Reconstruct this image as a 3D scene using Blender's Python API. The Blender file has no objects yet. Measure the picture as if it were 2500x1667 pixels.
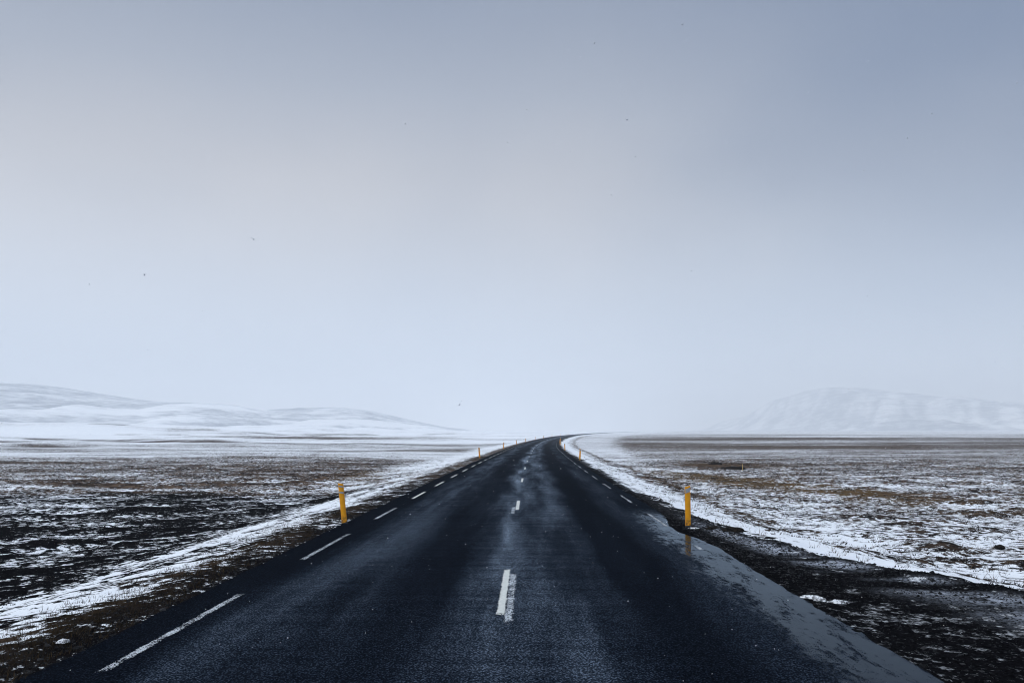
import bpy, math, random
import numpy as np

R = math.radians
rng = np.random.default_rng(7)
random.seed(7)
sc = bpy.context.scene
COL = sc.collection

# ------------------------------------------------------------------ camera
CAM_H = 2.1
cam_d = bpy.data.cameras.new('camera')
cam = bpy.data.objects.new('camera', cam_d)
COL.objects.link(cam)
cam_d.sensor_width = 36.0
cam_d.lens = 27.0
cam_d.clip_start = 0.05
cam_d.clip_end = 60000
cam.location = (0, 0, CAM_H)
cam.rotation_euler = (R(90 + 6.7), 0, 0)
sc.camera = cam

# ------------------------------------------------------------------ sky
SUN_EL, SUN_AZ = R(55), R(232)          # azimuth clockwise from +Y (north = along the road)
world = bpy.data.worlds.new('World')
sc.world = world
world.use_nodes = True
nt = world.node_tree
nt.nodes.clear()
def wn(t, **k):
    n = nt.nodes.new(t)
    for a, b in k.items():
        setattr(n, a, b)
    return n
out = wn('ShaderNodeOutputWorld')
bg = wn('ShaderNodeBackground')
sky = wn('ShaderNodeTexSky', sky_type='NISHITA')
sky.sun_disc = False
sky.sun_elevation = SUN_EL
sky.sun_rotation = SUN_AZ
sky.air_density = 1.0
sky.dust_density = 4.0
skym = wn('ShaderNodeMix', data_type='RGBA', blend_type='MULTIPLY')
skym.inputs['Factor'].default_value = 1
skym.inputs[7].default_value = (0.10, 0.10, 0.10, 1)
nt.links.new(sky.outputs[0], skym.inputs[6])
tc = wn('ShaderNodeTexCoord')
# a thick cloud deck, seen as a dome: broad soft noise over the whole sky
sep = wn('ShaderNodeSeparateXYZ')
nt.links.new(tc.outputs['Generated'], sep.inputs[0])
nz = wn('ShaderNodeTexNoise')
nz.inputs['Scale'].default_value = 2.1
nz.inputs['Detail'].default_value = 5.0
nz.inputs['Roughness'].default_value = 0.42
mp = wn('ShaderNodeMapping')
mp.inputs['Scale'].default_value = (1, 1, 1.5)
mp.inputs['Location'].default_value = (3.1, 1.7, 0.4)
nt.links.new(tc.outputs['Generated'], mp.inputs[0])
nt.links.new(mp.outputs[0], nz.inputs['Vector'])
# the deck is thinnest, pale and faintly warm, ahead on the left and thickens to slate blue away from there
dp = wn('ShaderNodeVectorMath', operation='DOT_PRODUCT')
dp.inputs[1].default_value = (-0.42, 0.86, 0.29)
nt.links.new(tc.outputs['Generated'], dp.inputs[0])
ad = wn('ShaderNodeMath', operation='MULTIPLY_ADD')
nt.links.new(nz.outputs['Fac'], ad.inputs[0])
ad.inputs[1].default_value = 0.60
nt.links.new(dp.outputs['Value'], ad.inputs[2])
th = wn('ShaderNodeMapRange', interpolation_type='SMOOTHSTEP')
th.inputs['From Min'].default_value = 0.52
th.inputs['From Max'].default_value = 1.38
nt.links.new(ad.outputs[0], th.inputs['Value'])
cr = wn('ShaderNodeValToRGB')
cr.color_ramp.elements[0].position = 0.0
cr.color_ramp.elements[0].color = (0.056, 0.090, 0.165, 1)
cr.color_ramp.elements[1].position = 1.0
cr.color_ramp.elements[1].color = (0.385, 0.37, 0.365, 1)
em = cr.color_ramp.elements.new(0.55)
em.color = (0.212, 0.232, 0.276, 1)
el = wn('ShaderNodeMapRange', interpolation_type='SMOOTHSTEP')
el.inputs['From Min'].default_value = 0.18
el.inputs['From Max'].default_value = 0.62
el.inputs['To Min'].default_value = 1.0
el.inputs['To Max'].default_value = 0.22
nt.links.new(sep.outputs['Z'], el.inputs['Value'])
tm = wn('ShaderNodeMath', operation='MULTIPLY')
nt.links.new(th.outputs[0], tm.inputs[0])
nt.links.new(el.outputs[0], tm.inputs[1])
nt.links.new(tm.outputs[0], cr.inputs['Fac'])
# low towards the horizon the deck turns into pale falling snow
hr = wn('ShaderNodeMapRange', interpolation_type='SMOOTHSTEP')
hr.inputs['From Min'].default_value = -0.02
hr.inputs['From Max'].default_value = 0.34
hr.inputs['To Min'].default_value = 1
hr.inputs['To Max'].default_value = 0
nt.links.new(sep.outputs['Z'], hr.inputs['Value'])
mh = wn('ShaderNodeMix', data_type='RGBA')
mh.inputs[7].default_value = (0.375, 0.44, 0.54, 1)
nt.links.new(hr.outputs[0], mh.inputs['Factor'])
nt.links.new(cr.outputs[0], mh.inputs[6])
mx = wn('ShaderNodeMix', data_type='RGBA')
mx.inputs['Factor'].default_value = 0.93
nt.links.new(skym.outputs[2], mx.inputs[6])
nt.links.new(mh.outputs[2], mx.inputs[7])
nt.links.new(mx.outputs[2], bg.inputs['Color'])
bg.inputs['Strength'].default_value = 1.0
nt.links.new(bg.outputs[0], out.inputs[0])

# ------------------------------------------------------------------ sun behind the overcast
sun_d = bpy.data.lights.new('sun', 'SUN')
sun_d.energy = 1.5
sun_d.angle = R(60)
sun_d.color = (0.865, 0.945, 1.0)
sun = bpy.data.objects.new('sun', sun_d)
COL.objects.link(sun)
sun.rotation_euler = (R(90) - SUN_EL, 0, R(180) - SUN_AZ)

vs = sc.view_settings
vs.view_transform = 'Standard'
vs.look = 'None'
vs.gamma = 1
vs.use_curve_mapping = False
vs.exposure = 0.84
sc.render.engine = 'CYCLES'
sc.cycles.volume_bounces = 5
sc.cycles.max_bounces = 8
sc.cycles.use_denoising = True
sc.cycles.filter_width = 1.05

# ------------------------------------------------------------------ numpy helpers
def hash2(ix, iy, seed):
    h = (ix.astype(np.int64) * 374761393 + iy.astype(np.int64) * 668265263 + seed * 974634777) & 0xFFFFFFFF
    h = ((h ^ (h >> 13)) * 1274126177) & 0xFFFFFFFF
    h = ((h ^ (h >> 16)) * 2246822519) & 0xFFFFFFFF
    return ((h ^ (h >> 15)) & 0xFFFFFF) / float(0xFFFFFF)
def vnoise(x, y, seed=0):
    x = np.asarray(x, float); y = np.asarray(y, float)
    ix = np.floor(x); iy = np.floor(y)
    fx = x - ix; fy = y - iy
    fx = fx * fx * fx * (fx * (fx * 6 - 15) + 10); fy = fy * fy * fy * (fy * (fy * 6 - 15) + 10)
    a = hash2(ix, iy, seed); b = hash2(ix + 1, iy, seed)
    c = hash2(ix, iy + 1, seed); d = hash2(ix + 1, iy + 1, seed)
    return (a + (b - a) * fx) * (1 - fy) + (c + (d - c) * fx) * fy
def fbm(x, y, seed=0, octs=4, gain=0.5):
    t = 0; a = 1; s = 0
    for o in range(octs):
        ca, sa = math.cos(0.7 * o), math.sin(0.7 * o)
        t = t + a * vnoise((x * ca - y * sa) * 2 ** o + 17.3 * o, (x * sa + y * ca) * 2 ** o - 9.1 * o, seed + o)
        s += a; a *= gain
    return t / s                         # 0..1
def sstep(a, b, x):
    t = np.clip((x - a) / (b - a), 0, 1)
    return t * t * (3 - 2 * t)
def bump(x, c, w):                       # 1 at c, 0 beyond w
    return 1 - sstep(0, w, np.abs(x - c))

# ------------------------------------------------------------------ the line of the road
_cy = np.array([-60, -10, 9, 12, 22.5, 35, 47, 58, 68, 87, 107, 120, 145, 200, 270, 350, 450, 600, 900, 1600, 3000], float)
_cx = np.array([-1.6, -.55, -.13, -.07, .17, .46, .79, 1.13, 1.48, 2.2, 2.95, 3.55, 4.8, 8.2, 14.3, 23.5, 37, 60.5, 118, 270, 600], float)
_zy = np.array([-60, 12, 60, 120, 190, 260, 350, 600, 900, 1600, 3000], float)
_zz = np.array([.05, 0, -.16, -.36, -.45, -.28, .12, .66, 1.3, 2.6, 5.0], float)
_gy = np.arange(-60, 3000, 1.0)
def _smooth(v, w):
    k = np.hanning(w); k /= k.sum()
    p = np.concatenate([2 * v[0] - v[w:0:-1], v, 2 * v[-1] - v[-2:-w - 2:-1]])
    return np.convolve(p, k, 'same')[w:-w]
_a = np.interp(_gy, _cy, _cx)
_a1, _a2, _a3 = _smooth(_a, 13), _smooth(_a, 45), _smooth(_a, 161)
_w1 = sstep(30, 90, _gy); _w2 = sstep(160, 320, _gy)
_gx = (_a1 * (1 - _w1) + _a2 * _w1) * (1 - _w2) + _a3 * _w2
_b = np.interp(_gy, _zy, _zz)
_gz = _smooth(_b, 61)
_gh = np.gradient(_gx)
def road_x(y): return np.interp(y, _gy, _gx)
def road_z(y): return np.interp(y, _gy, _gz)
def road_h(y): return np.interp(y, _gy, _gh)
def road_pt(y, s):
    """world point at lateral offset s (right positive) from the centre line"""
    h = road_h(y); c = 1 / np.sqrt(1 + h * h)
    return road_x(y) + s * c, y - s * h * c
def offset(x, y):
    h = road_h(y); c = 1 / np.sqrt(1 + h * h)
    return (x - road_x(y)) * c
EDGE_L, EDGE_R = -4.02, 3.80
LINE = 3.42
def edge_r(y): return EDGE_R - .34 * bump(y, 17.4, 3.2)
def crown(s): return 0.05 * (1 - np.clip(np.abs(s) / 4, 0, 1) ** 2)

# ------------------------------------------------------------------ the lie of the land
def pulloff(y):
    """outer edge (offset) of the gravel beside the road on the right"""
    return np.interp(y, [-60, 4, 8, 10.7, 12.1, 13.2, 15.2, 18, 22, 30], [16, 14, 9.6, 7.3, 6.3, 5.65, 5.1, 4.55, 4.25, 4.1])

def land(x, y, spacing=0.1, parts=False):
    s = offset(x, y)
    zr = road_z(y)
    r = np.hypot(x, y)
    # fields left and right
    far = sstep(60, 500, r)
    und = (fbm(x / 38, y / 30, 11, 3) - .5) * (.7 + 2.2 * far * (s < 0)) + (fbm(x / 9, y / 7, 21, 3) - .5) * .34
    left_far = sstep(-30, -260, x) * sstep(70, 420, y)
    mounds = left_far * (10 * np.clip(fbm(x / 150 + 3.3, y / 95 + 8.1, 31, 3) - .44, 0, 1) * 2 + 2.0)
    def knoll(yy): return 3.4 * np.clip(fbm(x / 52 + 1.7, yy / 38 + 4.2, 35, 3) - .47, 0, 1) * sstep(-10, -45, x) * sstep(75, 170, yy)
    kn = knoll(y)
    mounds = mounds + kn
    zf_l = zr - .62 + und * (.35 + .65 * sstep(4, 14, EDGE_L - s)) + mounds
    zf_r = zr - .60 + und * .8 * (.35 + .65 * sstep(4, 14, s - EDGE_R)) + sstep(300, 2000, y) * 1.2
    # left bank
    ul = EDGE_L - s
    wob = (fbm(x / 2.2, y / 3.5, 41, 3) - .5)
    pl = sstep(.1 + wob * .5, 5.4 + wob * .8, ul)
    zl = (zr - .015) * (1 - pl) + zf_l * pl
    zl = zl + .05 * bump(ul, .55, .5) * (fbm(x * 1.2, y * 1.2, 43, 2))
    # right bank and gravel
    g = np.maximum(pulloff(y), EDGE_R + .35)
    ur = s - g
    pr = sstep(-.2 + wob * .3, 4.6 + wob, ur)
    zg = zr - .02 - .025 * np.clip(s - EDGE_R, 0, 6) + .10 * bump(ur, -.15, .6) * fbm(x * .8, y * .8, 47, 2)
    zr_ = zg * (1 - pr) + zf_r * pr
    z = np.where(s < 0, zl, zr_)
    outside = np.maximum(EDGE_L - s, s - edge_r(y))
    # hummocks
    rough = sstep(0.05, .6, outside) * (1 - .75 * (s > 0) * (ur < 0) )
    def fade(wl): return np.clip(wl / (2.2 * spacing) - .4, 0, 1)
    m1 = (fbm(x / 1.5, y / 1.2, 51, 2) - .5) * fade(1.3)
    m2 = (fbm(x / .42, y / .36, 61, 3, .6) - .5) * fade(.4)
    onfield = np.where(s < 0, sstep(1.5, 4, ul), sstep(.6, 3, ur))
    calm = np.where(s < 0, .45 + .55 * sstep(4, 7, ul), 1.0)
    z = z + rough * calm * (m1 * (.10 + .10 * onfield) + m2 * (.10 + .03 * onfield))
    lap = (fbm(x / .35, y / .5, 71, 3, .6) - .50) * .05 * fade(.4)
    z = np.where(outside < .12, np.where(outside < -.16, zr - .10, zr - .05 + .05 * sstep(-.16, .02, outside) + lap), z)
    if parts:
        face = np.clip((knoll(y + 5) - kn) * 2.2, 0, 1) if parts == 2 else None
        return z, s, ul, ur, m1, m2, face
    return z

# ------------------------------------------------------------------ mesh helpers
def mesh_from(name, verts, faces, mat=None, smooth=True, attrs=None, uv=None):
    """faces: (n,3) or (n,4) int array"""
    verts = np.asarray(verts, np.float32); faces = np.asarray(faces, np.int32)
    me = bpy.data.meshes.new(name)
    n, k = faces.shape
    me.vertices.add(len(verts)); me.vertices.foreach_set('co', verts.ravel())
    me.loops.add(n * k); me.loops.foreach_set('vertex_index', faces.ravel())
    me.polygons.add(n); me.polygons.foreach_set('loop_start', np.arange(0, n * k, k, dtype=np.int32))
    me.polygons.foreach_set('use_smooth', np.full(n, smooth))
    me.update(calc_edges=True)
    for a, v in (attrs or {}).items():
        at = me.attributes.new(a, 'FLOAT', 'POINT')
        at.data.foreach_set('value', np.asarray(v, np.float32))
    if uv is not None:
        l = me.uv_layers.new(name='UVMap')
        l.data.foreach_set('uv', np.asarray(uv, np.float32)[faces.ravel()].ravel())
    if mat: me.materials.append(mat)
    return me
def link(name, me, parent=None, kind=None, label=None, cat=None, group=None):
    o = bpy.data.objects.new(name, me)
    COL.objects.link(o)
    if parent: o.parent = parent
    if kind: o['kind'] = kind
    if label: o['label'] = label
    if cat: o['category'] = cat
    if group: o['group'] = group
    return o
def grid_faces(nr, nc):
    i = np.arange(nr - 1)[:, None] * nc + np.arange(nc - 1)[None, :]
    return np.stack([i, i + 1, i + nc + 1, i + nc], -1).reshape(-1, 4)

# ------------------------------------------------------------------ material helpers
class Mat:
    def __init__(self, name):
        self.m = bpy.data.materials.new(name); self.m.use_nodes = True
        self.t = self.m.node_tree; self.t.nodes.clear()
        self.out = self.n('ShaderNodeOutputMaterial')
    def n(self, t, ins=None, **k):
        nd = self.t.nodes.new(t)
        for a, b in k.items(): setattr(nd, a, b)
        for a, b in (ins or {}).items(): self.set(nd.inputs[a], b)
        return nd
    def set(self, sock, v):
        if isinstance(v, bpy.types.NodeSocket): self.t.links.new(v, sock)
        elif isinstance(v, bpy.types.Node): self.t.links.new(v.outputs[0], sock)
        else: sock.default_value = v
    def math(self, op, a, b=0.0, c=0.0, clamp=False):
        nd = self.n('ShaderNodeMath', operation=op, use_clamp=clamp)
        self.set(nd.inputs[0], a); self.set(nd.inputs[1], b); self.set(nd.inputs[2], c)
        return nd.outputs[0]
    def mix(self, f, a, b):
        nd = self.n('ShaderNodeMix', data_type='RGBA')
        self.set(nd.inputs['Factor'], f)
        self.set(nd.inputs[6], a if not isinstance(a, tuple) else (*a, 1))
        self.set(nd.inputs[7], b if not isinstance(b, tuple) else (*b, 1))
        return nd.outputs[2]
    def noise(self, vec, scale, detail=3, rough=.5, dim='3D'):
        nd = self.n('ShaderNodeTexNoise', noise_dimensions=dim, ins={'Scale': scale, 'Detail': detail, 'Roughness': rough})
        if vec is not None: self.set(nd.inputs['Vector'], vec)
        return nd.outputs[0]
    def mapping(self, vec, scale=(1, 1, 1), rot=(0, 0, 0), loc=(0, 0, 0)):
        return self.n('ShaderNodeMapping', ins={'Vector': vec, 'Scale': scale, 'Rotation': rot, 'Location': loc}).outputs[0]
    def ramp(self, v, lo, hi, a=0.0, b=1.0):
        nd = self.n('ShaderNodeMapRange', interpolation_type='SMOOTHSTEP')
        for i, x in zip(('Value', 'From Min', 'From Max', 'To Min', 'To Max'), (v, lo, hi, a, b)): self.set(nd.inputs[i], x)
        return nd.outputs[0]
    def attr(self, name): return self.n('ShaderNodeAttribute', attribute_name=name).outputs['Fac']
    def bsdf(self, **k):
        nd = self.n('ShaderNodeBsdfPrincipled')
        for a, b in k.items():
            a = a.replace('_', ' ')
            self.set(nd.inputs[a], (*b, 1) if isinstance(b, tuple) and len(b) == 3 else b)
        return nd
    def finish(self, sh):
        self.t.links.new(sh.outputs[0], self.out.inputs['Surface']); return self.m

SNOW = (.93, .93, .94)
SOIL = (.010, .010, .012)

def ground_mat():
    M = Mat('ground')
    co = M.n('ShaderNodeTexCoord').outputs['Object']
    cov, veg, ochre, hgt, dust = (M.attr(a) for a in ('cov', 'veg', 'ochre', 'hgt', 'dust'))
    wind = M.mapping(M.mapping(co, (1, 1, 1), (0, 0, R(-18))), (.72, 1, 1))
    fine = M.noise(M.mapping(co, (.9, 1, 1)), 5.2, 4, .66)
    tiny = M.noise(co, 30, 2, .6)
    mid = M.noise(M.mapping(wind, (.85, 1, 1), (0, 0, 0), (4, 9, 0)), 1.0, 6, .72)
    # 0..1 bareness field: high spots and tussocks are bare, hollows hold snow
    b = M.math('ADD', M.math('MULTIPLY', fine, .64), M.math('MULTIPLY', mid, .24))
    b = M.math('ADD', b, M.math('MULTIPLY', tiny, .12))
    b = M.math('ADD', b, M.math('MULTIPLY', hgt, .14))
    b = M.ramp(b, .365, .635)
    d = M.math('SUBTRACT', cov, b)
    soft = M.ramp(d, -.26, .30)
    salt = M.noise(co, 13, 3, .7)
    snow = M.ramp(M.math('ADD', soft, M.math('MULTIPLY', M.math('SUBTRACT', salt, .5), 1.25)), .12, .88)
    # bare ground: black volcanic grit, purple brown heath, straw grass
    tint = M.noise(co, 1.7, 4, .6)
    heath = M.mix(M.ramp(tint, .35, .65), (.012, .009, .009), (.140, .092, .062))
    soil = M.mix(M.ramp(tiny, .3, .75), (.0012, .0012, .0016), (.008, .0078, .009))
    bare = M.mix(veg, soil, heath)
    bare = M.mix(M.math('MULTIPLY', ochre, M.ramp(fine, .35, .6)), bare, (.125, .076, .030))
    # a thin dusting lets the ground through
    dn = M.math('MULTIPLY', dust, M.ramp(M.math('ADD', M.math('MULTIPLY', fine, .5), M.math('MULTIPLY', tiny, .5)), .38, .62))
    bare = M.mix(dn, bare, (.52, .55, .62))
    sn = M.mix(M.ramp(mid, .3, .7), (.84, .85, .88), SNOW)
    col = M.mix(snow, bare, sn)
    rough = M.math('SUBTRACT', .95, M.math('MULTIPLY', snow, .25))
    bm = M.n('ShaderNodeBump', ins={'Strength': .6, 'Distance': .05, 'Height': M.math('ADD', fine, M.math('MULTIPLY', snow, .3))})
    return M.finish(M.bsdf(Base_Color=col, Roughness=rough, Specular_IOR_Level=0.0, Normal=bm.outputs[0]))

def cover(x, y, spacing):
    z, s, ul, ur, m1, m2, face = land(x, y, spacing, 2)
    left = s < 0
    # ---- how much of the ground the snow covers, place by place
    pat = fbm(x / 14, y / 4.2, 101, 4, .6)             # drifts, drawn out across the wind
    pat2 = fbm(x / 60, y / 22, 111, 3)
    big = fbm(x / 190, y / 60, 121, 3)
    strk = np.where(left, fbm((x + y) / 4.2, (y - x) / .62, 131, 4, .62), fbm((x - y * .35) / 3.4, (y + x * .12) / .75, 133, 4, .62))
    yn = y + (fbm(x / 11, y / 11, 141, 3) - .5) * 9
    # left field
    cl = .23 + (strk - .5) * 1.05 + (pat - .5) * .25 - .12 * bump(x + y * .35, -3, 14) * bump(y, 25, 14)
    black = (1 - sstep(31, 37, yn - np.clip(-x - 22, 0, 40) * .42)) 
    line36 = bump(yn - np.clip(-x - 22, 0, 40) * .42, 38.5, 4.5)
    c_mid = .38 + (pat - .5) * .75 + (pat2 - .5) * .5 + (strk - .5) * .2
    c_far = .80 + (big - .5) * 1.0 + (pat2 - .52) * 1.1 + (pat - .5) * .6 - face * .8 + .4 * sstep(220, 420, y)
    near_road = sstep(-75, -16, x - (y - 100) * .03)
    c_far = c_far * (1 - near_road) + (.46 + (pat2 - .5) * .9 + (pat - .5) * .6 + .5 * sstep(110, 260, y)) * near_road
    wfar = sstep(78, 108, y + (pat2 - .5) * 30 + np.clip(-x - 20, 0, 60) * -.25)
    cf = c_mid * (1 - wfar) + c_far * wfar
    cl = cl * black + cf * (1 - black)
    cl = np.maximum(cl, line36 * (.62 + (pat - .5)))
    bank = .16 + .70 * sstep(.4, 1.7, ul) * fbm(s / .35, y / 4, 151, 4, .6) * 1.25
    toe = np.maximum(bump(ul, 2.9 + (fbm(y / 8, y * 0, 153, 2) - .5) * .8, .95) * (.22 + 1.0 * fbm(s / .45, y / 3.5, 155, 4, .62)),
                     bump(ul, 1.5 + (fbm(y / 6, y * 0, 154, 2) - .5) * .6, .42) * (.55 + .75 * fbm(s / .5, y / 4, 156, 3)))
    wb = 1 - sstep(2.2, 4.2, ul)
    cl = np.maximum(cl * (1 - wb) + bank * wb, toe)
    cl = np.maximum(cl, (1 - sstep(5, 10, ul)) * sstep(.8, 2.2, ul) * sstep(24, 50, y) * (.55 + .6 * (pat)))
    # right side
    cr_near = .50 + (pat - .5) * .5 + (strk - .5) * .4
    cr_mid = .34 + (pat - .5) * .7 + (pat2 - .5) * .6
    cr_far = .34 + (pat2 - .5) * .7 + (big - .5) * .5 + (pat - .5) * .5
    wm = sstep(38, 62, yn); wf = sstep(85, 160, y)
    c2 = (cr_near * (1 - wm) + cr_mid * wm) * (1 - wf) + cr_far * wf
    strip = sstep(.15, .55, ur + (fbm(x / .6, y / .9, 167, 3) - .5) * .7) * (1 - sstep(1.6, 2.7, ur)) * 1.05
    brown_line = bump(ur, 3.4 + (fbm(y / 9, y * 0, 163, 2) - .5), .7) * sstep(17, 26, y)
    apron = (1 - sstep(3.5 + y * .035, 8 + y * .06, ur)) * sstep(0.2, .9, ur) * (.64 + (pat - .5) * .7)
    c2 = np.maximum(c2, apron)
    c2 = c2 * (1 - .55 * brown_line)
    c2 = np.maximum(c2, strip * (.70 + .55 * fbm(s / .7, y / 4, 165, 3)))
    # gravel on the right
    gravel = (ur < 0)
    edge_g = (s - EDGE_R)
    gd = sstep(.30, .75, edge_g / np.maximum(pulloff(y) - EDGE_R, .4)) * (1 - bump(ur, -.1, .28) * .8)
    dust = np.where(left, 0, np.where(gravel, gd * .9 * sstep(.22, .56, strk + (pat - .5) * .5), 0))
    c2 = np.where(gravel, -.06 + .20 * gd * strk, c2)
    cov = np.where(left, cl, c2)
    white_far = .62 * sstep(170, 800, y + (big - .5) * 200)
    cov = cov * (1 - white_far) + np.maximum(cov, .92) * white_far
    # ---- growth
    veg = np.where(left, np.maximum((1 - black) * .9, bump(ul, 1.0, 1.6) * sstep(.35, .7, fbm(x * .9, y * .5, 171, 3)) * .36),
                   np.clip(.35 + .65 * sstep(16, 45, y), 0, 1) * sstep(.3, 1.5, ur))
    oc1 = bump(x, -8.8 - (y - 50) * .06, 4.0) * bump(y, 50, 15) * (1 - sstep(-5.6, -4.8, s))
    oc2 = bump(x, 13.5 + (y - 42) * -.30, 4.2) * bump(y, 44, 20) * sstep(7.0, 8.0, s)
    oc3 = bump(x, 15, 13) * bump(y, 66, 7) * sstep(8, 9, s)
    oc4 = bump(ul, .9, .7) * .22 + brown_line * .5 * (~left) * (ur > 0)
    ochre = np.clip(np.maximum.reduce([oc1 * 1.6 * (pat + .1), oc2 * 2.6 * (pat + .2), oc3 * .9 * pat, oc4 * fbm(x * 1.1, y * .7, 175, 3) * .9]), 0, 1)
    cov = cov - .55 * np.maximum.reduce([oc1, oc2, oc3 * .6]) * (pat + .15)
    hgt = np.clip(m1 * 1.2 + m2 * 1.4, -1, 1)
    return z, cov, veg, ochre, hgt, dust, s, ul, ur

# ------------------------------------------------------------------ ground sheet
def build_ground():
    nr = 980
    fine_a = np.linspace(-50, 50, 660)
    coarse_a = np.linspace(50, 310, 70)[1:-1]
    ang = np.concatenate([fine_a, coarse_a]) * math.pi / 180
    rad = np.concatenate([[0.02, .8], np.geomspace(1.6, 12000, nr)])
    A, Rr = np.meshgrid(np.append(ang, ang[0]), rad)
    nc = A.shape[1]
    x = (Rr * np.sin(A)).ravel(); y = (Rr * np.cos(A)).ravel(); r = Rr.ravel()
    spacing = np.maximum(r * .0092, .02)
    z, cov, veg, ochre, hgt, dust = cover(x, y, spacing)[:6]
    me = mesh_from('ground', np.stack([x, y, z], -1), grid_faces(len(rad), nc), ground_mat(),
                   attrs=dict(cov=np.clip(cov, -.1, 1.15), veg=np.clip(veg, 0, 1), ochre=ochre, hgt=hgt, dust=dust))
    return link('ground', me, kind='structure')
ground = build_ground()

# ------------------------------------------------------------------ road
def road_mat():
    M = Mat('wet_asphalt')
    uv = M.n('ShaderNodeUVMap', uv_map='UVMap').outputs[0]       # u = metres across, v = metres along
    sp = M.n('ShaderNodeSeparateXYZ', ins={0: uv})
    u, v = sp.outputs[0], sp.outputs[1]
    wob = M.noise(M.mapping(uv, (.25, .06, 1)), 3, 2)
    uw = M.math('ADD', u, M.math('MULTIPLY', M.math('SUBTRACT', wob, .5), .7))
    # wheel tracks: polished, wet and black; drier strips between them, with sheen painted in
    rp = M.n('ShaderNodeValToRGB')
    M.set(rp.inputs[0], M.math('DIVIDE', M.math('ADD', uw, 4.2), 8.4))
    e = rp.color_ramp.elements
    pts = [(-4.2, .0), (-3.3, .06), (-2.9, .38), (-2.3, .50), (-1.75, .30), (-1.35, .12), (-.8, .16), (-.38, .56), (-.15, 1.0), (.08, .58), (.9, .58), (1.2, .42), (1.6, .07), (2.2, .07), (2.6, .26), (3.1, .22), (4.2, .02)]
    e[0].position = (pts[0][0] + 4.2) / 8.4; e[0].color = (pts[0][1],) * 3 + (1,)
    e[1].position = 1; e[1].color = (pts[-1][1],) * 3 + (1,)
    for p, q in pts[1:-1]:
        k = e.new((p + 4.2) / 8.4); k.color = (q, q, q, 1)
    dry = rp.outputs[0]  # less wet strips plus the painted sheen, brightest along the centre
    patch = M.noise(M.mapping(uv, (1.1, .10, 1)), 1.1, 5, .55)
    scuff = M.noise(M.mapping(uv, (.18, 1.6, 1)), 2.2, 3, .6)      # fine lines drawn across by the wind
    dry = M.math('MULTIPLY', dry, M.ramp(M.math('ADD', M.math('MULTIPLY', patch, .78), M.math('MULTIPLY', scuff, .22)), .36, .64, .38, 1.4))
    agg = M.n('ShaderNodeTexVoronoi', ins={'Vector': uv, 'Scale': 44.0})
    grain = M.noise(uv, 60, 3, .75)
    stone = M.math('MULTIPLY', M.ramp(agg.outputs['Distance'], .1, .6, 1.0, .15), M.ramp(grain, .36, .64, .05, 1.9))
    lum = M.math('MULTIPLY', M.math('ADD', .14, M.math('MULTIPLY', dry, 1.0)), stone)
    col = M.mix(M.math('MULTIPLY', lum, 1.5, clamp=True), (.0004, .0006, .0014), (.046, .065, .102))  # pale blue end puts the wet sky sheen into the base colour
    # standing water along the right edge
    wn_ = M.noise(M.mapping(uv, (1.0, .35, 1)), 2.3, 4, .6)
    edge = M.math('ADD', u, M.math('MULTIPLY', M.math('SUBTRACT', wn_, .5), .85))
    strip = M.math('MULTIPLY', M.math('MULTIPLY', M.ramp(edge, 2.45, 3.45), M.ramp(u, 3.74, 3.92, 1, .3)), M.ramp(v, 17.5, 24, 1, 0))
    hole = M.ramp(M.noise(M.mapping(uv, (1.6, .30, 1), (0, 0, .05), (5, 2, 0)), 3.4, 7, .74), .42, .70)
    strip = M.math('MULTIPLY', strip, M.math('SUBTRACT', 1.0, M.math('MULTIPLY', hole, .62)))
    coarse = M.noise(M.mapping(uv, (1, .6, 1)), 11, 4, .7)
    dith = M.math('ADD', M.math('MULTIPLY', M.ramp(grain, .3, .7), .50), M.math('MULTIPLY', M.ramp(coarse, .3, .7), .42))
    water = M.ramp(M.math('SUBTRACT', strip, dith), -.10, .40)
    col = M.mix(water, col, (.004, .0045, .006))
    bs = M.n('ShaderNodeBump', ins={'Distance': .006, 'Height': M.math('ADD', grain, M.math('MULTIPLY', agg.outputs['Distance'], -.6))})
    M.set(bs.inputs['Strength'], M.math('SUBTRACT', .75, M.math('MULTIPLY', water, .74)))
    df = M.n('ShaderNodeBsdfDiffuse', ins={'Color': col, 'Normal': bs.outputs[0]})
    gl = M.n('ShaderNodeBsdfGlossy', ins={'Color': (.74, .87, 1, 1), 'Normal': bs.outputs[0]})
    M.set(gl.inputs['Roughness'], M.math('SUBTRACT', .42, M.math('MULTIPLY', water, .39)))
    fr = M.n('ShaderNodeFresnel', ins={'IOR': 1.33, 'Normal': bs.outputs[0]})
    amt = M.math('ADD', .006, M.math('MULTIPLY', M.math('MULTIPLY', M.math('MULTIPLY', dry, dry), stone), 1.25))
    amt = M.math('ADD', M.math('MULTIPLY', amt, M.math('SUBTRACT', 1.0, water)), M.math('MULTIPLY', water, .56))
    mxs = M.n('ShaderNodeMixShader')
    M.set(mxs.inputs[0], M.math('MULTIPLY', fr.outputs[0], amt))
    M.t.links.new(df.outputs[0], mxs.inputs[1]); M.t.links.new(gl.outputs[0], mxs.inputs[2])
    return M.finish(mxs)

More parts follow.
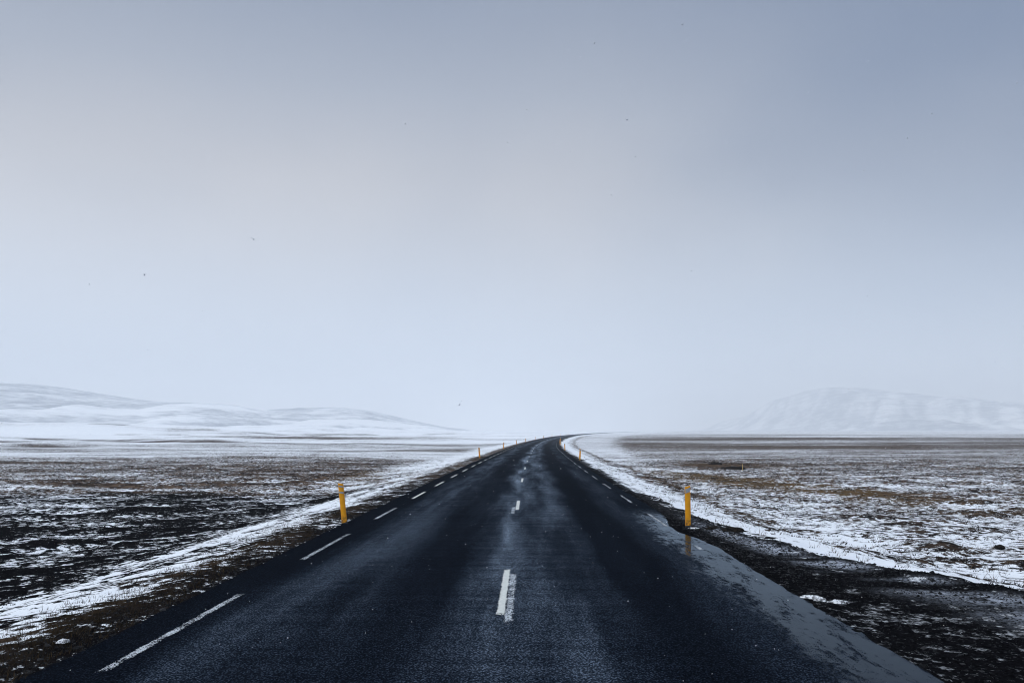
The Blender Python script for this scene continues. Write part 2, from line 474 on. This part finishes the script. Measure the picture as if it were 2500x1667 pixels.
def build_road():
    ys = np.concatenate([np.arange(-12, 40, .12), np.arange(40, 120, .6), np.arange(120, 400, 3), np.arange(400, 1600, 10)])
    ss = np.concatenate([[0], np.linspace(0, 1, 27), [1]])
    jl = (fbm(ys / .9, ys * 0, 201, 4, .6) - .5) * .22
    jr = (fbm(ys / .8, ys * 0 + 5, 202, 4, .6) - .5) * .16
    S = (EDGE_L + jl)[:, None] + ss[None, :] * (edge_r(ys) + jr - EDGE_L - jl)[:, None]
    Y = np.repeat(ys[:, None], len(ss), 1)
    X, Yw = road_pt(Y, S)
    Z = road_z(Y) + crown(S)
    Z[:, 0] -= .16; Z[:, -1] -= .16
    X[:, 0] -= .04; X[:, -1] += .04
    S[:, 1] += .001; S[:, -2] -= .001
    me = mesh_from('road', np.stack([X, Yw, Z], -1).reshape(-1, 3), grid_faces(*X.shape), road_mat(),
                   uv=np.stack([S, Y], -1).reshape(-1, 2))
    fl = np.ones((X.shape[0] - 1, X.shape[1] - 1), bool)
    fl[:, :2] = False; fl[:, -2:] = False
    me.polygons.foreach_set('use_smooth', fl.ravel())
    return link('road', me, kind='structure')
road = build_road()

# ------------------------------------------------------------------ painted markings
def paint_mat(name, wear, col):
    M = Mat(name)
    uv = M.n('ShaderNodeUVMap', uv_map='UVMap').outputs[0]
    co = M.n('ShaderNodeTexCoord').outputs['Object']
    sp = M.n('ShaderNodeSeparateXYZ', ins={0: uv})
    u, v = sp.outputs[0], sp.outputs[1]
    eu = M.math('MINIMUM', u, M.math('SUBTRACT', 1.0, u))
    ev = M.math('MINIMUM', v, M.math('SUBTRACT', 1.0, v))
    rim = M.math('MINIMUM', M.math('MULTIPLY', eu, 3.5), M.math('MULTIPLY', ev, 14.0))
    g = M.math('ADD', M.math('MULTIPLY', M.noise(co, 55, 3, .65), .7), M.math('MULTIPLY', M.noise(co, 4, 2), .3))
    keep = M.ramp(M.math('SUBTRACT', M.math('ADD', M.math('MINIMUM', rim, .9), 0.0), M.math('MULTIPLY', M.ramp(g, .36, .62), wear)), -.02, .10)
    b = M.bsdf(Base_Color=M.mix(M.ramp(M.noise(co, 30, 3), .3, .7), tuple(c * .82 for c in col), col), Roughness=.55)
    tr = M.n('ShaderNodeBsdfTransparent')
    mx = M.n('ShaderNodeMixShader')
    M.set(mx.inputs[0], keep)
    M.t.links.new(tr.outputs[0], mx.inputs[1]); M.t.links.new(b.outputs[0], mx.inputs[2])
    return M.finish(mx)
P_NEW = paint_mat('fresh_paint', .72, (.74, .74, .68))
P_OLD = paint_mat('worn_paint', 1.55, (.60, .63, .66))
P_GHOST = paint_mat('old_paint', 1.5, (.62, .66, .70))

def dash(name, y0, y1, s0, w, mat, lift=.005, bow=0.0):
    n = max(2, int((y1 - y0) / .4))
    y = np.linspace(y0, y1, n + 1)[:, None].repeat(3, 1)
    t = np.array([0, .5, 1])[None, :].repeat(n + 1, 0)
    s = s0 + (t - .5) * w
    x, yw = road_pt(y, s)
    z = road_z(y) + crown(s) + lift
    me = mesh_from(name, np.stack([x, yw, z], -1).reshape(-1, 3), grid_faces(n + 1, 3), mat,
                   uv=np.stack([t, (y - y0) / (y1 - y0)], -1).reshape(-1, 2))
    return link(name, me, parent=road)
for k in range(24):
    y0 = 8.95 + 12 * k
    dash('centre_line_dash', y0, y0 + 3, 0, .118 + .0005 * k, P_NEW, .006 + .0004 * k)
    if k < 2:
        if k == 0: dash('worn_centre_line_dash', y0 - .42, y0 + 2.7, .098, .12, P_GHOST, .003)
        else: dash('worn_centre_line_dash', y0 - .9, y0 + .9, -.10, .12, P_GHOST, .003)
for k in range(26):
    y0 = 6.9 + 6.02 * k
    dash('edge_line_dash', y0, y0 + (3.35 if k < 2 else 3.0), -LINE, .115 + .0006 * k, P_OLD if k < 3 else P_NEW, .005 + .0003 * k)
    yr = 17.6 + 6.02 * k
    dash('edge_line_dash', yr, yr + 3.0, LINE, .10 + .0006 * k, P_OLD, .005 + .0003 * k)
dash('edge_line_dash', 14.2, 14.75, LINE, .10, P_OLD)

# ------------------------------------------------------------------ hills
def hill_mat(name, bare_amt, seed):
    M = Mat(name)
    co = M.n('ShaderNodeTexCoord').outputs['Object']
    gul = M.attr('gully')
    st = M.noise(M.mapping(co, (.30, 1, 4.0), (0, 0, R(seed))), .016, 7, .66)
    fn = M.noise(M.mapping(co, (.25, 1, 6)), .06, 5, .65)
    b = M.math('ADD', M.math('ADD', M.math('MULTIPLY', st, .55), M.math('MULTIPLY', fn, .45)), M.math('MULTIPLY', gul, .22))
    bare = M.ramp(b, .47 - bare_amt, .84 - bare_amt)
    col = M.mix(bare, (.93, .93, .94), (.17, .185, .22))
    return M.finish(M.bsdf(Base_Color=col, Roughness=.9, Specular_IOR_Level=0.0))
def px2x(px, y): return (px - 1250) / 1875 * y
def hill(ridge, y_front, y_ridge, y_back, seed, mat, gully_amp, top_line=1054.0):
    """ridge: outline of the hill as (photo column, photo row); built as a solid landform that falls to the plain on all sides"""
    px = np.array([p[0] for p in ridge], float); py = np.array([p[1] for p in ridge], float)
    rx = px2x(px, y_ridge); rz = (top_line - py) / 1875 * y_ridge + CAM_H
    nx, ny = 330, 130
    X = np.linspace(rx[0], rx[-1], nx)
    T = np.linspace(0, 2, ny)                     # 0 foot, 1 ridge, 2 back foot
    prof = np.interp(X, rx, rz)
    k = np.hanning(17); k /= k.sum()
    prof = np.convolve(np.pad(prof, 8, 'edge'), k, 'valid')
    XX, TT = np.meshgrid(X, T)
    PP = prof[None, :].repeat(ny, 0)
    front = TT < 1
    u = np.where(front, TT, 2 - TT)
    Y = np.where(front, y_front + (y_ridge - y_front) * TT, y_ridge + (y_back - y_ridge) * (TT - 1))
    n1 = fbm(XX / 170 + TT * .5, Y / 260, seed, 4)
    g = fbm((XX - (Y - y_front) * .55) / 130, (Y + XX * .3) / 620, seed + 9, 4, .55)
    gul = np.abs(g - .5) * 2
    shape = u ** (1.25) * (1 - .25 * (1 - u))
    shape = .62 * sstep(0, 1, u) + .38 * u
    body = np.clip(u * (1 - u) * 4, 0, 1)
    Z = -6 + (PP + 6) * shape + body * ((n1 - .5) * .55 * PP - (1 - np.clip(gul * 2.4, 0, 1)) * gully_amp)
    at = (1 - np.clip(gul * 2.0, 0, 1)) * 1.0 + (n1 - .5) * .8
    me = mesh_from('hill', np.stack([XX, Y, Z], -1).reshape(-1, 3), grid_faces(ny, nx), mat, attrs=dict(gully=at.ravel()))
    return link('hill', me, kind='structure')
HM1 = hill_mat('snowy_slope', .01, 12)
HM2 = hill_mat('snowy_far_slope', .06, -20)
hill([(-900, 1040), (-500, 985), (-200, 950), (0, 938), (60, 935), (130, 944), (250, 962), (340, 977), (420, 983), (560, 987), (620, 997), (665, 1006), (740, 1022), (830, 1040), (900, 1056)], 900, 1900, 3100, 301, HM1, 7)
hill([(520, 1050), (600, 1030), (665, 1008), (700, 1002), (760, 996), (830, 995), (900, 1002), (960, 1015), (1020, 1029), (1090, 1043), (1160, 1050), (1240, 1056)], 1300, 2300, 3400, 331, HM1, 5)
hill([(1760, 1052), (1800, 1043), (1850, 1019), (1900, 985), (1950, 958), (2000, 948), (2060, 948), (2150, 957), (2250, 969), (2350, 979), (2500, 985), (2700, 985), (3000, 1000), (3500, 1050)], 2500, 4200, 6000, 361, HM2, 6)

# ------------------------------------------------------------------ guide posts
def post_mats():
    M = Mat('yellow_plastic')
    co = M.n('ShaderNodeTexCoord').outputs['Object']
    d = M.noise(co, 14, 4, .6)
    sp = M.n('ShaderNodeSeparateXYZ', ins={0: co})
    low = M.math('MULTIPLY', M.ramp(sp.outputs[2], .05, .30, 1, 0), M.ramp(M.noise(co, 40, 3), .45, .6))
    c = M.mix(M.ramp(d, .35, .7), (.80, .32, .004), (.88, .375, .006))
    c = M.mix(M.math('MULTIPLY', low, .8), c, (.08, .05, .03))
    ye = M.finish(M.bsdf(Base_Color=c, Roughness=.5, Specular_IOR_Level=.3))
    M = Mat('grey_reflector')
    co = M.n('ShaderNodeTexCoord').outputs['Object']
    c = M.mix(M.ramp(M.noise(co, 120, 2), .4, .6), (.26, .28, .31), (.36, .38, .42))
    re = M.finish(M.bsdf(Base_Color=c, Roughness=.35, Specular_IOR_Level=.5))
    M = Mat('dark_socket')
    co = M.n('ShaderNodeTexCoord').outputs['Object']
    c = M.mix(M.noise(co, 30, 3), (.02, .02, .022), (.05, .05, .055))
    so = M.finish(M.bsdf(Base_Color=c, Roughness=.7))
    return ye, re, so
YEL, REF, SOC = post_mats()
def plate(zs_l, zs_r, w, d, y_off=0.0, nb=6, bow=.018):
    """bowed plate: bottom and top heights on its left and right side; returns verts, quads"""
    xs = np.linspace(-w / 2, w / 2, nb + 1)
    V = []; F = []
    for i, x in enumerate(xs):
        t = i / nb
        zb = zs_l[0] * (1 - t) + zs_r[0] * t; zt = zs_l[1] * (1 - t) + zs_r[1] * t
        yb = -bow * (1 - (2 * x / .125) ** 2) + y_off
        # chamfered long sides
        c = .004 if i in (0, nb) else 0
        V += [(x, yb + c, zb), (x, yb + c, zt), (x, yb + d - c, zb), (x, yb + d - c, zt)]
    for i in range(nb):
        a = 4 * i; b = a + 4
        F += [(a, b, b + 1, a + 1), (a + 2, a + 3, b + 3, b + 2), (a + 1, b + 1, b + 3, a + 3), (a, a + 2, b + 2, b)]
    F += [(0, 1, 3, 2)]; e = 4 * nb; F += [(e, e + 2, e + 3, e + 1)]
    return np.array(V), np.array(F)
PH = .93
def body_mesh(slant):
    V, F = plate((-.25, PH - slant), (-.25, PH), .122, .030)
    me = mesh_from('post_body', V, F, YEL, smooth=False)
    return me
def refl_mesh(z0, h, slant, w=.104):
    V, F = plate((z0 - slant * .85, z0 + h - slant * .85), (z0, z0 + h), w, .006, -.005, bow=.018)
    return mesh_from('reflector', V, F, REF, smooth=False)
def socket_mesh():
    V, F = plate((-.2, .035), (-.2, .05), .134, .040, -.005)
    return mesh_from('socket', V, F, SOC, smooth=False)
BODY_R, BODY_L = body_mesh(.035), body_mesh(-.035)
REFL_R = [refl_mesh(.795, .095, .05)]
REFL_L = [refl_mesh(.845, .035, -.035), refl_mesh(.70, .04, -.035)]
SOCK = socket_mesh()
def guide_post(x, y, z, side, lean, pitch, turn, label):
    o = link('guide_post', None, label=label, cat='guide post', group='yellow guide posts along the road')
    o.location = (x, y, z); o.rotation_euler = (R(pitch), R(lean), R(turn))
    link('post_body', BODY_R if side > 0 else BODY_L, parent=o)
    for m in (REFL_R if side > 0 else REFL_L): link('reflector', m, parent=o)
    link('socket', SOCK, parent=o)
    return o
ords = ['nearest', 'second', 'third', 'fourth', 'fifth', 'sixth', 'seventh', 'eighth', 'ninth', 'tenth']
left_posts = [(18.25, -7.5, -2, 4), (67, -4.0, 1, 0), (109, 0.5, 0, -3), (150, -3, 0, 2), (190, -1.5, 0, 0), (235, 1, 0, 0), (280, 0, 0, 2), (330, 1.5, 0, 0), (385, -1, 0, 0), (445, 0, 0, 0)]
right_posts = [(17.85, 0.4, 0, -3), (62.5, 3.2, 0, 2), (101, -1.5, 0, 0), (143, 1.0, 0, 3), (172, 2, 0, 0), (205, 0, 0, 0)]
LW = {0: 'leaning yellow guide post with two grey reflector bands, nearest on the left verge',
      1: 'second yellow guide post along the left verge, tilted slightly outward'}
RW = {0: 'upright yellow guide post with one grey reflector beside the roadside puddle, nearest on the right',
      1: 'second yellow guide post along the right verge, at the foot of the snow bank'}
for i, (y, ln, pt, tn) in enumerate(left_posts):
    x, yw = road_pt(y, -3.99 if i == 0 else -4.25)
    guide_post(float(x), float(yw), float(road_z(y)) - .02, -1, ln, pt, tn,
               LW.get(i, '%s yellow guide post from the front along the left edge of the road' % ords[i]))
for i, (y, ln, pt, tn) in enumerate(right_posts):
    x, yw = road_pt(y, 3.93 if i == 0 else 4.15)
    guide_post(float(x), float(yw), float(road_z(y)) - .02, 1, ln, pt, tn,
               RW.get(i, '%s yellow guide post from the front along the right edge of the road' % ords[i]))

# ------------------------------------------------------------------ small growth, stones, lumps
def tone_mat(name, c0, c1, c2, rough=.9):
    M = Mat(name)
    t = M.attr('tone')
    c = M.mix(M.ramp(t, .0, .5), c0, c1); c = M.mix(M.ramp(t, .55, 1.0), c, c2)
    return M.finish(M.bsdf(Base_Color=c, Roughness=rough, Specular_IOR_Level=.1))
def tufts(x, y, z, blades, hmin, hmax, width, spread, tone_lo, tone_hi):
    n = len(x); N = n * blades
    cx = x.repeat(blades); cy = y.repeat(blades); cz = z.repeat(blades)
    sz = rng.uniform(.55, 1.25, n).repeat(blades)
    a = rng.uniform(0, 2 * math.pi, N); ro = rng.uniform(0, spread, N) * sz
    bx = cx + np.cos(a) * ro * 1.3; by = cy + np.sin(a) * ro
    h = rng.uniform(hmin, hmax, N) * sz
    ln = rng.uniform(.2, 1.1, N) * h
    tx = bx + np.cos(a) * ln + .25 * h; ty = by + np.sin(a) * ln; tz = cz + h
    b = rng.uniform(0, math.pi, N); w = width * rng.uniform(.6, 1.4, N)
    dx = np.cos(b) * w / 2; dy = np.sin(b) * w / 2 * .4
    V = np.stack([np.stack([bx - dx, by - dy, cz - .02], -1), np.stack([bx + dx, by + dy, cz - .02], -1), np.stack([tx, ty, tz], -1)], 1).reshape(-1, 3)
    F = np.arange(3 * N).reshape(-1, 3)
    tone = np.clip(rng.uniform(tone_lo, tone_hi, n).repeat(blades) + rng.normal(0, .12, N), 0, 1).repeat(3)
    return V, F, tone
def scatter(n, xr, yr, power=1.0):
    yy = yr[0] + (yr[1] - yr[0]) * rng.uniform(0, 1, n) ** power
    xx = rng.uniform(*xr, n) * (.35 + .65 * yy / yr[1])
    return xx, yy
def keep_by(x, y, f):
    z, cov, veg, ochre, hgt, dust, s, ul, ur = cover(x, y, np.full(len(x), .1))
    k = rng.uniform(0, 1, len(x)) < f(cov, veg, ochre, s, ul, ur)
    return x[k], y[k], z[k]
GRASS = tone_mat('dry_grass', (.008, .006, .004), (.045, .029, .014), (.17, .11, .048))
HEATH = tone_mat('heath', (.003, .0025, .003), (.012, .009, .009), (.055, .034, .024))
# dry grass along the left bank
y = 4 + 70 * rng.uniform(0, 1, 9000) ** 1.7
u = np.abs(rng.normal(.55, .75, 9000)) + .02
x, yw = road_pt(y, EDGE_L - u)
x, y, z = keep_by(x, yw, lambda c, v, o, s, ul, ur: sstep(.3, .65, fbm(x * .8, yw * .45, 411, 3)) * .9 + .05)
V, F, T = tufts(x, y, z, 6, .015, .07, .010, .06, .0, .62)
link('dry_grass', mesh_from('dry_grass', V, F, GRASS, False, dict(tone=T)), kind='stuff', label='brown dry grass along the left bank of the road', cat='grass')
# thin grass in the right snow bank and straw patches
y = 14 + 60 * rng.uniform(0, 1, 7000) ** 1.3
u = rng.uniform(.3, 9, 7000)
x, yw = road_pt(y, np.maximum(pulloff(y), EDGE_R) + u)
x, y, z = keep_by(x, yw, lambda c, v, o, s, ul, ur: .12 + .8 * o)
V, F, T = tufts(x, y, z, 6, .04, .14, .012, .07, .25, 1.0)
link('straw_grass', mesh_from('straw_grass', V, F, GRASS, False, dict(tone=T)), kind='stuff', label='straw coloured grass poking through the right snow bank', cat='grass')
# low heath clumps in the fields
X = []; Y = []
x, y = scatter(60000, (6, 62), (9, 80), 1.25); X.append(x); Y.append(y)
x, y = scatter(52000, (-62, -7), (7, 80), 1.25); X.append(x); Y.append(y)
x = np.concatenate(X); y = np.concatenate(Y)
cl_ = sstep(.38, .62, fbm(x / 1.6, y / .8, 421, 3))
x, y, z = keep_by(x, y, lambda c, v, o, s, ul, ur: np.where(s < 0, ul > 3.2, ur > .8) * cl_ * np.clip(.9 - .55 * c, .1, 1) * (.25 + .75 * v))
V, F, T = tufts(x, y, z, 7, .012, .045, .035, .10, .0, .8)
link('heath_clumps', mesh_from('heath_clumps', V, F, HEATH, False, dict(tone=T)), kind='stuff', label='dark low heath clumps standing out of the thin snow', cat='heath')
# grit and stones on the verges
def stones(x, y, z, r, name, label):
    n = len(x)
    o = np.array([(1, 0, 0), (-1, 0, 0), (0, 1, 0), (0, -1, 0), (0, 0, 1), (0, 0, -1)], float)
    f = np.array([(0, 2, 4), (2, 1, 4), (1, 3, 4), (3, 0, 4), (2, 0, 5), (1, 2, 5), (3, 1, 5), (0, 3, 5)])
    P = o[None] * rng.uniform(.5, 1.2, (n, 6, 1)) + rng.normal(0, .18, (n, 6, 3))
    a = rng.uniform(0, 6.28, n); ca, sa = np.cos(a)[:, None], np.sin(a)[:, None]
    px, py = P[..., 0] * ca - P[..., 1] * sa, P[..., 0] * sa + P[..., 1] * ca
    V = np.stack([x[:, None] + px * r[:, None], y[:, None] + py * r[:, None], z[:, None] + P[..., 2] * r[:, None] * .6], -1).reshape(-1, 3)
    F = (f[None] + 6 * np.arange(n)[:, None, None]).reshape(-1, 3)
    link(name, mesh_from(name, V, F, GRIT, False, dict(tone=rng.uniform(0, 1, n).repeat(6))), kind='stuff', label=label, cat='gravel')
GRIT = tone_mat('wet_grit', (.0015, .0015, .002), (.006, .006, .007), (.028, .027, .028), .7)
y = 5 + 22 * rng.uniform(0, 1, 16000) ** 1.3
t = rng.uniform(0, 1, 16000) ** .8
sx = EDGE_R - .03 + t * (np.maximum(pulloff(y), EDGE_R + .6) - EDGE_R + .3)
x, yw = road_pt(y, sx); z = land(x, yw)
stones(x, yw, z, rng.gamma(2.2, .006, 16000) + .004, 'wet_gravel', 'black wet gravel beside the right edge of the road')
y = 4.5 + 40 * rng.uniform(0, 1, 9000) ** 1.5
x, yw = road_pt(y, EDGE_L + .06 - np.abs(rng.normal(0, .5, 9000))); z = land(x, yw)
stones(x, yw, z, rng.gamma(2.2, .005, 9000) + .004, 'verge_gravel', 'dark gravel along the left edge of the road')

# ---- lumps one can pick out
def blob(name, loc, size, mat, seed, amp=.45, sq=1.0, nu=48, nv=26):
    th = np.linspace(0, 2 * math.pi, nu, endpoint=False); ph = np.linspace(0.02, math.pi - .02, nv)
    P, T = np.meshgrid(ph, th, indexing='ij')
    d = np.stack([np.sin(P) * np.cos(T), np.sin(P) * np.sin(T), np.cos(P)], -1)
    n = fbm(d[..., 0] * 2.6 + d[..., 2] * 1.7 + 7, d[..., 1] * 2.6 - d[..., 2] * 1.5 + 3, seed, 5, .68)
    rr = 1 + (n - .5) * 2 * amp
    V = d * rr[..., None] * np.array(size)
    V[..., 2] = np.where(V[..., 2] < 0, V[..., 2] * .4, V[..., 2])
    i = np.arange(nv - 1)[:, None] * nu; j = np.arange(nu)[None]; j2 = (j + 1) % nu
    F = np.stack([i + j, i + nu + j, i + nu + j2, i + j2], -1).reshape(-1, 4)
    return mesh_from(name, V.reshape(-1, 3), F, mat), loc
def snow_mat():
    M = Mat('clotted_snow')
    co = M.n('ShaderNodeTexCoord').outputs['Object']
    n = M.noise(co, 22, 4, .6)
    c = M.mix(M.ramp(n, .46, .60), (.82, .82, .84), (.16, .16, .165))
    b = M.n('ShaderNodeBump', ins={'Strength': .7, 'Distance': .02, 'Height': M.noise(co, 30, 4)})
    return M.finish(M.bsdf(Base_Color=c, Roughness=.6, Subsurface_Weight=.0, Normal=b.outputs[0]))
SNOWM = snow_mat()
def rock_mat():
    M = Mat('dark_sod')
    co = M.n('ShaderNodeTexCoord').outputs['Object']
    n = M.noise(co, 24, 5, .65)
    c = M.mix(M.ramp(n, .35, .7), (.004, .004, .004), (.030, .022, .016))
    b = M.n('ShaderNodeBump', ins={'Strength': 1, 'Distance': .03, 'Height': M.noise(co, 40, 4)})
    return M.finish(M.bsdf(Base_Color=c, Roughness=.95, Specular_IOR_Level=.1, Normal=b.outputs[0]))
SOD = rock_mat()
def place(name, x, y, size, mat, seed, label, cat, dz=0.0, amp=.45, rot=0, group=None):
    me, _ = blob(name, None, size, mat, seed, amp)
    o = link(name, me, label=label, cat=cat, group=group)
    o.location = (x, y, float(land(np.array([x]), np.array([y]))[0]) + dz); o.rotation_euler = (0, 0, R(rot))
    return o
place('snow_lump', 3.84, 10.15, (.15, .09, .045), SNOWM, 501, 'larger lump of dirty snow on the gravel against the road edge', 'snow lump', 0, .5, -20)
place('snow_lump', 4.13, 10.05, (.13, .07, .03), SNOWM, 508, 'smaller flat lump of snow just right of the larger one by the road edge', 'snow lump', 0, .5, 10)
place('snow_lump', -4.50, 8.0, (.06, .05, .025), SNOWM, 517, 'small clot of snow on the left bank near the bottom corner', 'snow lump', 0.01, .5, 30)
place('snow_lump', -4.06, 18.0, (.13, .09, .03), SNOWM, 521, 'small snow patch at the foot of the leaning left guide post', 'snow lump', 0.0, .5, 0)
place('snow_lump', 4.08, 17.55, (.13, .09, .022), SNOWM, 527, 'flat snow patch at the foot of the nearest right guide post', 'snow lump', 0.0, .5, 0)
place('sod_clump', 4.75, 16.9, (.22, .16, .075), SOD, 531, 'dark earth clod right of the nearest right guide post', 'sod clump', 0.0, .6, 0)
place('sod_clump', 4.42, 17.3, (.16, .12, .05), SOD, 537, 'small dark earth clod just behind the snow patch by the right guide post', 'sod clump', 0.0, .6, 40)
place('sod_clump', 11.9, 19.2, (.11, .09, .07), SOD, 541, 'lone dark clod in the snowy field near the right border of the picture', 'sod clump', 0.02, .6, 0)
place('sod_clump', 16.8, 59.0, (.85, .5, .16), SOD, 547, 'broad dark peat hummock in the right field behind the thin stake', 'sod clump', 0.0, .6, 0)
place('sod_clump', 17.3, 66.0, (.5, .4, .22), SOD, 551, 'smaller dark peat hummock farther back in the right field', 'sod clump', 0.0, .6, 0)

# thin survey stake in the right field
def stake():
    x, y = 16.9, 57.0
    M = Mat('pale_wood')
    co = M.n('ShaderNodeTexCoord').outputs['Object']
    c = M.mix(M.noise(M.mapping(co, (30, 30, 3)), 3, 3), (.42, .28, .08), (.60, .42, .15))
    m = M.finish(M.bsdf(Base_Color=c, Roughness=.7))
    a = np.linspace(0, 2 * math.pi, 8, endpoint=False)
    V = []
    for zz, r in ((-.1, .022), (.40, .022), (.46, .019), (.50, .004)):
        V += [(r * math.cos(t), r * math.sin(t), zz) for t in a]
    F = [(k * 8 + i, k * 8 + (i + 1) % 8, (k + 1) * 8 + (i + 1) % 8, (k + 1) * 8 + i) for k in range(3) for i in range(8)]
    o = link('stake', mesh_from('stake', V, F, m), label='thin pale yellow stake standing alone in the right field', cat='stake')
    o.location = (x, y, float(land(np.array([x]), np.array([y]))[0])); o.rotation_euler = (0, R(2), 0)
stake()

# falling snow: flakes hang in the air all round
def flakes(n=12000):
    x = rng.uniform(-10, 10, n); y = rng.uniform(-6, 17, n); z = rng.uniform(.2, 11, n)
    k = np.sqrt(x * x + y * y + (z - CAM_H) ** 2) > 2.7
    x, y, z = x[k], y[k], z[k]; n = len(x)
    m = 6
    t = np.linspace(0, 2 * math.pi, m, endpoint=False)
    r = rng.uniform(.0020, .0046, n)
    q = rng.normal(0, 1, (n, 3)); q /= np.linalg.norm(q, axis=1)[:, None]
    p = np.cross(q, rng.normal(0, 1, (n, 3))); p /= np.linalg.norm(p, axis=1)[:, None]
    w = np.cross(q, p)
    c = np.stack([x, y, z], -1)
    rr = r[:, None] * rng.uniform(.6, 1.25, (n, m))
    ring = c[:, None] + p[:, None] * (np.cos(t) * rr)[..., None] + w[:, None] * (np.sin(t) * rr)[..., None]
    tip = c[:, None] + q[:, None] * (r * .5)[:, None, None] * np.array([1, -1])[None, :, None]
    V = np.concatenate([ring, tip], 1).reshape(-1, 3)
    f = [(i, (i + 1) % m, m) for i in range(m)] + [((i + 1) % m, i, m + 1) for i in range(m)]
    F = (np.array(f)[None] + (m + 2) * np.arange(n)[:, None, None]).reshape(-1, 3)
    M = Mat('snowflake')
    co = M.n('ShaderNodeTexCoord').outputs['Object']
    fc = M.mix(M.noise(co, 50), (.74, .76, .80), (.88, .89, .91))
    fd = M.n('ShaderNodeBsdfDiffuse', ins={'Color': fc}); ft = M.n('ShaderNodeBsdfTranslucent', ins={'Color': fc})
    fm = M.n('ShaderNodeMixShader', ins={0: .5})
    M.t.links.new(fd.outputs[0], fm.inputs[1]); M.t.links.new(ft.outputs[0], fm.inputs[2])
    mt = M.finish(fm)
    link('falling_snow', mesh_from('falling_snow', V, F, mt), kind='stuff', label='sparse snowflakes falling through the air', cat='snow')
flakes()

# ------------------------------------------------------------------ haze
def build_haze():
    x0, x1, y0, y1, z0, z1 = -12500, 12500, -12500, 12500, -30, 300
    V = [(x, y, z) for z in (z0, z1) for y in (y0, y1) for x in (x0, x1)]
    F = [(0, 2, 3, 1), (4, 5, 7, 6), (0, 1, 5, 4), (2, 6, 7, 3), (0, 4, 6, 2), (1, 3, 7, 5)]
    M = Mat('haze')
    v = M.n('ShaderNodeVolumePrincipled')
    v.inputs['Color'].default_value = (.92, .96, 1, 1)
    v.inputs['Absorption Color'].default_value = (1, 1, 1, 1)
    v.inputs['Density'].default_value = .0005
    v.inputs['Anisotropy'].default_value = 0.0
    M.t.links.new(v.outputs[0], M.out.inputs['Volume'])
    me = mesh_from('haze', V, F, M.m, smooth=False)
    o = link('haze', me, kind='stuff', label='pale blowing snow haze over the whole plain', cat='haze')
    return o
haze = build_haze()
